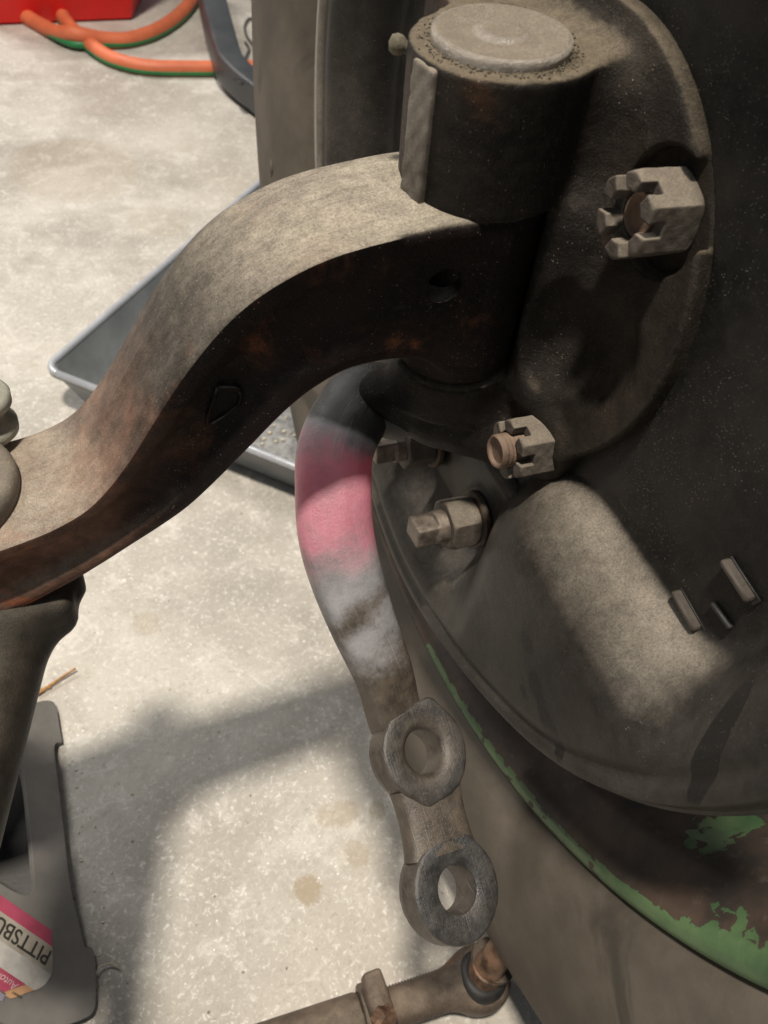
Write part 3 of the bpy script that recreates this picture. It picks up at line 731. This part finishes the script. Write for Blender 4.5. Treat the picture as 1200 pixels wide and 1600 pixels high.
# lock-pin hole drilled in the near side
hv, hf = lathe([(-.0140, .0), (-.0140, .0001), (-.0125, .0054), (.012, .0056), (.012, .0001), (.012, 0)], (-.0437, -.0200, .3378), (0, -1, 0), 40)
cut = beam_mesh('cutter', (hv, hf), M_axle, None, 40)
b = bmesh.new(); b.from_mesh(cut.data); bmesh.ops.remove_doubles(b, verts=b.verts, dist=1e-5); bmesh.ops.recalc_face_normals(b, faces=b.faces); b.to_mesh(cut.data); b.free()
bm_ = mb.modifiers.new('hole', 'BOOLEAN'); bm_.object = cut; bm_.operation = 'DIFFERENCE'; bm_.solver = 'EXACT'
cut.parent = None; bpy.context.view_layer.update()
cut.location = (0, 0, 0); mb_loc = mb.matrix_world.copy()
dg = bpy.context.evaluated_depsgraph_get()
newme = bpy.data.meshes.new_from_object(mb.evaluated_get(dg))
mb.modifiers.clear(); mb.data = newme
bpy.data.objects.remove(cut)
mb.data.set_sharp_from_angle(angle=math.radians(55))
V, F = lathe([(0, .0), (0, .0185), (.0008, .0196), (.0565, .0193), (.0580, .0185), (.0582, 0)], kz(.3568), KU, 72)
make('kingpin_eye', V, F, M_axle, ax, sharp=50)

V, F = tube([(-.1060, -.0168, .3095), (-.1095, -.0168, .2960), (-.1010, -.0168, .3010), (-.1000, -.0168, .3075), (-.1060, -.0168, .3095)], .0006, 3, 8, up=(0, -1, 0.1))
make('forging_mark', V, F, M_axle, ax)
# spring perch on top of the beam, at the left edge of the picture
pe = thing('spring_perch', 'rounded grey spring perch boss at the low end of the axle', 'spring perch', (-.186, .002, .262))
V, F = surf(lambda P: smin(sd_cyl(P, (-.186, .002, .258), (-.186, .002, .2735), .0225, .004), sd_cyl(P, (-.188, .002, .26), (-.190, .002, .292), .0130, .003), .008),
            (-.212, -.026, .254), (-.158, .03, .296), .001)
make('perch_body', V, F, M_perch, pe)
sp = thing('flanged_spool', 'pale green-grey flanged spool standing behind the perch', 'spool', (-.1735, .024, .268))
V, F = lathe([(0, 0), (0, .0105), (.001, .0118), (.0035, .0118), (.0045, .0108), (.0058, .0085), (.0085, .0082), (.0100, .0100), (.0112, .0113), (.0140, .0113), (.0150, .0100), (.0150, 0)],
             (-.1735, .0235, .2685), (.05, .1, 1), 48)
make('spool_body', V, F, M_spool, sp, sharp=60)
# radius rod below the axle, its unseen left side widened for the floor shadow
rd = thing('radius_rod', 'black forged radius rod running rearward from under the axle', 'radius rod', (-.185, -.05, .2))
V, F = surf(lambda P: smin(smin(sd_box(P, (-.188, -.004, .2245), (.0315, .0215, .0085), .005), smin(sd_cap(P, (-.1795, -.012, .216), (-.2005, -.085, .210), .0165, .0125), sd_cap(P, (-.200, -.006, .214), (-.222, -.080, .208), .018, .014), .02), .012),
                           sd_cyl(P, (-.158, -.012, .221), (-.158, -.004, .236), .0055, .0015), .006),
            (-.245, -.104, .185), (-.148, .024, .239), .0013)
make('rod_end', V, F, M_rod, rd)
V, F = tube([(-.199, -.078, .2105), (-.215, -.14, .203), (-.25, -.25, .19), (-.30, -.45, .17)], .0118, 6, 24)
make('rod_tube', V, F, M_rod, rd)

# ------------------------------------------------------------------ tie rod lying on the floor
tr = thing('tie_rod', 'rusty brown tie rod lying on the concrete with clamp and ball end', 'tie rod', (-.1, -.147, 0))
TA = np.array([-.0110, -.1525, .0165]); TD = unit(np.array([-.0929+.0107, -.1456+.1521, -.0035]))
V, F = lathe([(.062, .0), (.062, .0112), (.064, .0118), (.60, .0118), (.60, 0)], TA, TD, 40); make('tube', V, F, M_rusty, tr, sharp=40)
pr = [(.010, .0095)]
for i in range(24):
    s = .016+i*.0016; pr += [(s, .0098), (s+.0008, .0090)]
V, F = lathe(pr, TA, TD, 40); make('thread', V, F, M_rusty, tr)
V, F = lathe([(.050, .0105), (.0505, .0138), (.0515, .0145), (.0600, .0145), (.0610, .0138), (.0615, .0115)], TA, TD, 40)
cl = make('clamp', V, F, M_rusty, tr, sharp=40)
cp = TA+TD*.0555
V, F = surf(lambda P: smin(sd_box(P, cp+[.002, .0060, .0130], (.0048, .0100, .0060), .002), sd_cyl(P, cp+[.0, .012, .0150], cp+[.0, -.0030, .0175], .0050, .002), .003),
            cp+[-.012, -.010, .002], cp+[.014, .022, .03], .0008)
make('clamp_ear', V, F, M_rusty, cl)
V, F = lathe([(0, .0), (0, .0062), (.004, .0064), (.0062, .0056), (.0070, .0)], cp+np.array([0, -.0025, .0172]), (.25, -.75, .55), 6)
make('clamp_bolt', V, F, M_copper, cl, smooth=False)
V, F = surf(lambda P: smin(sd_cyl(P, TA+[0, 0, -.014], TA+[0, 0, .008], .0155, .005), sd_cap(P, TA, TA+TD*.02, .0125, .0095), .006),
            TA+[-.036, -.02, -.0163], TA+[.02, .02, .0145], .0009)
be = make('ball_end', V, F, M_rusty, tr)
sd = unit((.28, .22, 1.0))
V, F = lathe([(.0, .0128), (.003, .0122), (.0050, .0104), (.0052, .0090), (.004, .0)], TA+[.0, 0, .006], (.15, .1, 1), 40); make('dust_seal', V, F, M_rubber, be, sharp=40)
V, F = lathe([(.004, .0088), (.010, .0088), (.0105, .0078), (.030, .0062), (.044, .0056), (.045, .0045), (.045, 0)], TA+[.0, 0, .006], sd, 32); make('ball_stud', V, F, M_copper, be, sharp=40)
V, F = lathe([(.006, .0), (.006, .0110), (.0075, .0115), (.0095, .0112), (.0095, 0)], TA+[.004, .002, .006], sd, 36); make('washer', V, F, M_rusty, be, sharp=40)

# ------------------------------------------------------------------ jack stand
js = thing('jack_stand', 'grey pressed-steel jack stand with a pink label under the axle', 'jack stand', (-.26, -.015, 0))
# sloping side panel: u along -Y (0..1 m scale), w up the slope
P0 = np.array([-.1900, 0.0, .0045]); UW = unit((-1, 0, .95)); UN = np.cross((0, -1, 0), UW); UN = UN if UN[2] > 0 else -UN
def on_panel(y, w, n=0.0): return P0+np.array([0, y, 0])+UW*w+UN*n
outer = [(.0612, .0184), (.0658, .0117), (.0674, .0032), (.0635, .0003), (.0487, -.0003), (.0412, -.0006), (.0402, .0002), (.0398, .0033), (.0352, .0052), (.0242, .0054), (-.0127, .0055), (-.0397, .0058),
         (-.0621, .0032), (-.0705, .0019), (-.0716, .0010), (-.0720, -.0020), (-.0779, -.0031), (-.0949, -.0006), (-.1001, .0017), (-.1023, .0076), (-.1033, .0308), (-.095, .050), (-.075, .080), (-.052, .110), (.022, .110), (.034, .085), (.050, .045)]
hole = [(.0290, .036), (.0247, .0285), (.0157, .0257), (-.0125, .0253), (-.0330, .0256), (-.0385, .0259), (-.0425, .0274), (-.0441, .0310), (-.0415, .0374), (-.0374, .0436), (-.025, .062), (-.015, .078), (.002, .080), (.014, .068), (.024, .052)]
def plate_with_hole(outer, hole, th):
    import bmesh
    bm = bmesh.new(); 
    def loop(pts): 
        vs = [bm.verts.new(tuple(on_panel(y, w))) for y, w in pts]
        return [bm.edges.new((vs[i], vs[(i+1) % len(vs)])) for i in range(len(vs))]
    sm_o = catmull([(a, b, 0) for a, b in outer+[outer[0]]], 3)[:-1, :2]; sm_h = catmull([(a, b, 0) for a, b in hole+[hole[0]]], 4)[:-1, :2]
    e = loop(sm_o)+loop(sm_h)
    bmesh.ops.triangle_fill(bm, use_beauty=True, edges=e)
    bmesh.ops.recalc_face_normals(bm, faces=bm.faces)
    V = np.array([v.co[:] for v in bm.verts]); bm.verts.index_update(); F = [tuple(v.index for v in f.verts) for f in bm.faces]; bm.free()
    f0 = F[0]; n = np.cross(V[f0[1]]-V[f0[0]], V[f0[2]]-V[f0[0]])
    if n@UN < 0: F = [f[::-1] for f in F]
    m = len(V); V2 = np.concatenate([V, V-UN*th]); F2 = F+[tuple(i+m for i in f[::-1]) for f in F]
    from collections import Counter
    ec = Counter()
    for f in F:
        for i in range(len(f)): ec[(f[i], f[(i+1) % len(f)])] += 1
    for (a, b) in ec:
        if (b, a) not in ec: F2.append((b, a, a+m, b+m))
    return V2, F2
V, F = plate_with_hole(outer, hole, .0028)
pn = make('side_panel', V, F, M_stand, js, smooth=True, sharp=40)
bvm = pn.modifiers.new('edge', 'BEVEL'); bvm.width = .0007; bvm.segments = 2; bvm.limit_method = 'ANGLE'
# the other three panels of the pyramid, plain, and the post
def quad_panel(name, pts, th, n):
    pts = np.array(pts, float); n = unit(n); V = np.concatenate([pts, pts-n*th])
    F = [(0, 1, 2, 3), (7, 6, 5, 4), (0, 4, 5, 1), (1, 5, 6, 2), (2, 6, 7, 3), (3, 7, 4, 0)]
    return make(name, V, F, M_stand, js, smooth=False)
quad_panel('side_panel', [(-.353, .07, .002), (-.353, -.10, .002), (-.278, -.052, .081), (-.278, .022, .081)], .0028, (-1, 0, .95))
quad_panel('side_panel', [(-.205, .072, .002), (-.345, .072, .002), (-.280, .024, .081), (-.268, .024, .081)], .0028, (0, 1, .6))
quad_panel('side_panel', [(-.345, -.104, .002), (-.205, -.104, .002), (-.268, -.054, .081), (-.280, -.054, .081)], .0028, (0, -1, .6))
V, F = boxm((-.2430, .010, .095), (.0150, .0170, .0600), None, .003); make('post', V, F, M_rod, js, sharp=40)
V, F = boxm((-.2430, .004, .160), (.0250, .0300, .0070), None, .004); make('saddle', V, F, M_rod, js, sharp=40)
V, F = boxm((-.262, -.015, .0035), (.066, .076, .0015), None, .0005); make('floor_plate', V, F, M_dark, js, sharp=40)

# label: thin paper pieces on the panel (d = reading direction, e = letter up direction in the panel plane)
def lab(a, b, n): q = lab_o+lab_d*a+lab_e*b; return on_panel(q[0], q[1], n)
lab_o = np.array([-.0720, .0253]); lab_d = unit((.60, .80)); lab_e = np.array([-lab_d[1], lab_d[0]])
edge_b = [-.0125, -.0118, -.0055, .0, .0043, .0055, .0100, .0131, .0152, .0180, .0225, .0245]
edge_a = [.0040, .0015, -.0028, -.0060, -.0082, -.0083, -.0078, -.0062, -.0040, -.0010, .0030, .0060]
lb_ = thing('paper_label', 'worn pink and grey paper label stuck on the jack stand panel', 'label', tuple(lab(0, 0, 0)))
def strip(name, b0, b1, mat, n, a_from=None, a_to=.062):
    bs = np.linspace(b0, b1, 7); L_ = [(np.interp(b, edge_b, edge_a) if a_from is None else a_from(b), b) for b in bs]
    pts = L_+[(a_to, b) for b in bs[::-1]]
    V = [lab(a, b, n) for a, b in pts]+[lab(a, b, n-.0002) for a, b in pts]; m = len(pts)
    F = [tuple(range(m)), tuple(range(2*m-1, m-1, -1))]+[(i, i+m, (i+1) % m+m, (i+1) % m) for i in range(m)]
    return make(name, V, F, mat, lb_, smooth=False)
strip('pink_band', -.0118, -.0055, M_pink, .0004); strip('title_band', -.0055, .0055, M_lgrey, .0004); strip('white_band', .0055, .0152, M_lwhite, .0004)
strip('orange_corner', .0152, .0235, M_lorange, .0004)
strip('pink_band', .0152, .0228, M_pink, .0006, lambda b: .0010+(b-.0152)*1.0)
strip('lilac_band', .0228, .0262, M_lblue, .0004, lambda b: .0072)
def text(body, a, b, height, width, mat, n, name, font_shear=0.0, bold=0.0):
    cu = bpy.data.curves.new(name, 'FONT'); cu.body = body; cu.size = 1.0; cu.offset = bold; cu.shear = font_shear
    ob = bpy.data.objects.new(name, cu); COL.objects.link(ob); bpy.context.view_layer.update()
    me = bpy.data.meshes.new_from_object(ob.evaluated_get(bpy.context.evaluated_depsgraph_get()))
    V = np.array([v.co[:] for v in me.vertices]); F = [tuple(p.vertices) for p in me.polygons]
    bpy.data.objects.remove(ob); bpy.data.curves.remove(cu)
    V[:, 0] = (V[:, 0]-V[:, 0].min())/np.ptp(V[:, 0])*width; V[:, 1] = (V[:, 1]-V[:, 1].min())/np.ptp(V[:, 1])*height
    return make(name, [lab(a+p[0], b+p[1], n) for p in V], F, mat, lb_, smooth=False)
text('PITTSBURGH', -.0035, -.0036, .0074, .0500, M_ink, .0006, 'lettering', 0, .012)
text('Automotive', .0040, .0170, .0034, .022, M_inkpink, .0008, 'lettering', .3)
text('60687', .0000, .0205, .0011, .0052, M_ink, .0007, 'lettering')

# ------------------------------------------------------------------ drip pan
dp = thing('drip_pan', 'shallow grey drip pan on the concrete behind the axle', 'drip pan', (0.02, .36, 0))
A = np.array([-.161, .332, 0]); e1 = unit((.238, .261, 0)); e2 = np.array([e1[1], -e1[0], 0]); L1, L2, hz = .44, .234, .040
def pq(a, b, z): return A+e1*a+e2*b+np.array([0, 0, z])
def rect(ins, z, r=.012):
    out = []
    for (ca, cb, t0) in ((ins+r, ins+r, 180), (L1-ins-r, ins+r, 270), (L1-ins-r, L2-ins-r, 0), (ins+r, L2-ins-r, 90)):
        for k in range(7):
            t = math.radians(t0+15*k); out.append(pq(ca+r*math.cos(t), cb+r*math.sin(t), z))
    return out
rings = [rect(.0165, .0012), rect(.013, .003), rect(.001, hz-.001), rect(-.002, hz), rect(-.0035, hz-.001), rect(-.0035, hz-.004), rect(-.001, hz-.004), rect(.012, .001)]
m = len(rings[0]); V = np.concatenate(rings); F = []
for i in range(len(rings)-1):
    for j in range(m):
        k = (j+1) % m; F.append((i*m+j, i*m+k, (i+1)*m+k, (i+1)*m+j))
make('pan_wall', V, F, M_pan, dp, sharp=50)
make('pan_bottom', rect(.0162, .0020), [tuple(range(m))], M_panin, dp, smooth=False)
V, F = tube(np.array(rect(-.0018, hz)+[rect(-.0018, hz)[0]]), .0030, 1, 10, up=(0.02, 0.01, 1)); make('rolled_rim', V, F, M_panrim, dp)
rs_ = np.random.default_rng(11); grit = []
for i in range(160):
    p = pq(rs_.uniform(.03, L1-.03), rs_.uniform(.12, L2-.02), .0024); s = rs_.uniform(.0006, .0022)
    grit.append(lathe([(-s*.2, 0), (0, s), (s*.5, s*.6), (s*.7, 0)], p, (0, 0, 1), 6))
o = make('dried_grit', *join(*grit), M_fluff, dp); o['kind'] = 'stuff'

# ------------------------------------------------------------------ things at the far side of the floor
rb = thing('red_box', 'bright red plastic box at the top edge of the floor', 'box', (-.05, 1.25, 0))
ra = np.array([-.160, 1.1285, 0]); rbx = unit((.18, .031, 0)); rby = np.array([-rbx[1], rbx[0], 0])
def trap(z, g_): return [ra+rbx*(0-g_)+rby*(-g_)+[0, 0, z], ra+rbx*(.198+g_)+rby*(-g_)+[0, 0, z], ra+rbx*(.255+g_)+rby*(.10)+[0, 0, z], ra+rbx*(.255+g_)+rby*(.30)+[0, 0, z], ra+rbx*(0-g_)+rby*.30+[0, 0, z]]
rg = [trap(0, -.006), trap(.004, 0), trap(.20, .02), trap(.205, .016)]
V = np.concatenate(rg); F = [tuple(range(4, -1, -1)), tuple(15+i for i in range(5))]
for i in range(3):
    for j in range(5): F.append((i*5+j, i*5+(j+1) % 5, (i+1)*5+(j+1) % 5, (i+1)*5+j))
make('box_shell', V, F, M_red, rb, smooth=False)
V, F = boxm(ra+rbx*.11+rby*.14+[0, 0, .212], (.12, .15, .008), np.stack([rbx, rby, np.array([0, 0, 1.0])], 1), .004); make('lid', V, F, M_red, rb, sharp=40)
hs = thing('welding_hose', 'twin orange-red and green welding hose looping over the concrete', 'hose', (0, 1.0, 0))
hA = [(-.30, 1.32, .009), (-.20, 1.255, .009), (-.1432, 1.189, .0092), (-.1204, 1.1542, .009), (-.0987, 1.1155, .009), (-.0777, 1.0755, .012), (-.0557, 1.0499, .020), (-.0212, 1.0558, .012), (.0147, 1.0641, .009), (.0556, 1.0941, .009),
      (.0992, 1.1509, .009), (.14, 1.2285, .009), (.19, 1.36, .009), (.20, 1.55, .009)]
hB = [(-.05, 1.42, .009), (-.062, 1.30, .009), (-.0676, 1.2087, .009), (-.0643, 1.1586, .009), (-.0573, 1.1064, .009), (-.0425, 1.0549, .009), (-.0239, 1.0077, .009), (.0011, .981, .009), (.0327, .969, .009), (.0754, .9675, .009),
      (.1197, .9681, .009), (.20, .975, .009), (.30, 1.0, .009)]
for P in (hA, hB):
    make('red_line', *tube(P, .0100, 8, 16), M_orange, hs)
    C = np.array(P); T = np.gradient(C, axis=0); T /= np.linalg.norm(T, axis=1)[:, None]; sd_ = np.stack([T[:, 1], -T[:, 0], 0*T[:, 0]], 1)
    Q = C+sd_*np.where((C[:, 0] > -.09)[:, None], .0050, .002); Q[:, 2] = np.minimum(C[:, 2]-.0020, .0068)+(C[:, 2] > .0095)*.002
    make('green_line', *tube(Q, .0052, 8, 16), M_green, hs)
fr = thing('black_floor_frame', 'black bent square-tube frame foot with a slot, beside the tyre', 'frame', (.145, .95, 0))
FB = [(.169, 1.2704, .05), (.147, 1.1177, .045), (.1329, 1.0105, .04), (.1263, .9391, .03), (.1283, .9118, .027), (.1373, .8794, .024), (.1524, .8399, .022), (.182, .7534, .020)]
t = np.linspace(0, 2*np.pi, 24, endpoint=False)
sq = np.c_[.0185*np.sign(np.cos(t))*np.abs(np.cos(t))**.35, .0185*np.sign(np.sin(t))*np.abs(np.sin(t))**.35]
V, F = sweep(catmull(FB, 6), lambda i, s: sq, (0.05, 0.02, 1)); make('bent_tube', V, F, M_black, fr, sharp=45)
V, F = boxm((.1168, .8391, .0440), (.0085, .0032, .0015), spin(-1.28), .0012); make('slot', V, F, M_rubber, fr)
wr = thing('wire_coil', 'thin grey bent wire lying behind the black frame', 'wire', (.17, 1.0, 0))
for P in [[(0.242, 1.0714, 0.003), (0.2262, 1.146, 0.003), (0.2204, 1.1746, 0.003), (0.2057, 1.1499, 0.003), (0.1973, 1.1137, 0.003), (0.1963, 1.0792, 0.003), (0.202, 1.0001, 0.003)], [(0.1873, 1.0788, 0.003), (0.187, 1.0549, 0.003), (0.1757, 1.0267, 0.003), (0.1679, 1.004, 0.003), (0.1758, 1.0086, 0.003), (0.1881, 0.9669, 0.003)], [(0.2431, 1.2862, 0.003), (0.2502, 1.2347, 0.003), (0.2654, 1.1886, 0.003)]]: make('strand', *tube(P, .0019, 6, 8), M_wire, wr)

# ------------------------------------------------------------------ litter
tw = thing('dry_stalk', 'thin orange-brown dry stalk beside the stand foot', 'stalk', (-.19, .082, 0))
make('stem', *tube([(-.2005, .0765, .0022), (-.193, .0800, .0024), (-.186, .0830, .003), (-.1765, .0868, .004)], lambda s: .0011*(1-.35*s), 5, 8), M_twig, tw)
make('stem_end', *tube([(-.2015, .0795, .0020), (-.197, .0790, .0022), (-.192, .0795, .0022)], .0009, 4, 8), M_twig, tw)
fb = tag(make('fibre_strand', *tube([(-0.1917, -0.0844, 0.002), (-0.1884, -0.0844, 0.002), (-0.1865, -0.0819, 0.002), (-0.1834, -0.0815, 0.002), (-0.1805, -0.0822, 0.002), (-0.178, -0.0843, 0.002)], .00045, 5, 6), M_fluff), 'curled pale fibre by the lower stand foot', 'fibre')
bits = []
for i in range(90):
    if rng.uniform() < .45: x = -.189+abs(rng.normal(0, .006)); y = rng.uniform(-.11, .03)
    else: x = rng.uniform(-.19, .0); y = rng.uniform(-.13, .14)
    s_ = rng.uniform(.0002, .0007); e_ = rng.uniform(.4, 2.2); a_ = rng.uniform(0, 6.28)
    v_, f_ = lathe([(-s_*.3, 0), (0, s_), (s_*.5, s_*.7), (s_*.8, 0)], (0, 0, 0), (0, 0, 1), 6)
    v_ = np.array(v_); v_[:, 0] *= e_; v_ = v_@spin(a_).T+np.array([x, y, .0001]); bits.append((v_, f_))
o = make('floor_lint', *join(*bits), M_fluff, smooth=False); o['kind'] = 'stuff'; o['label'] = 'pale lint and grit scattered on the concrete'; o['category'] = 'lint'
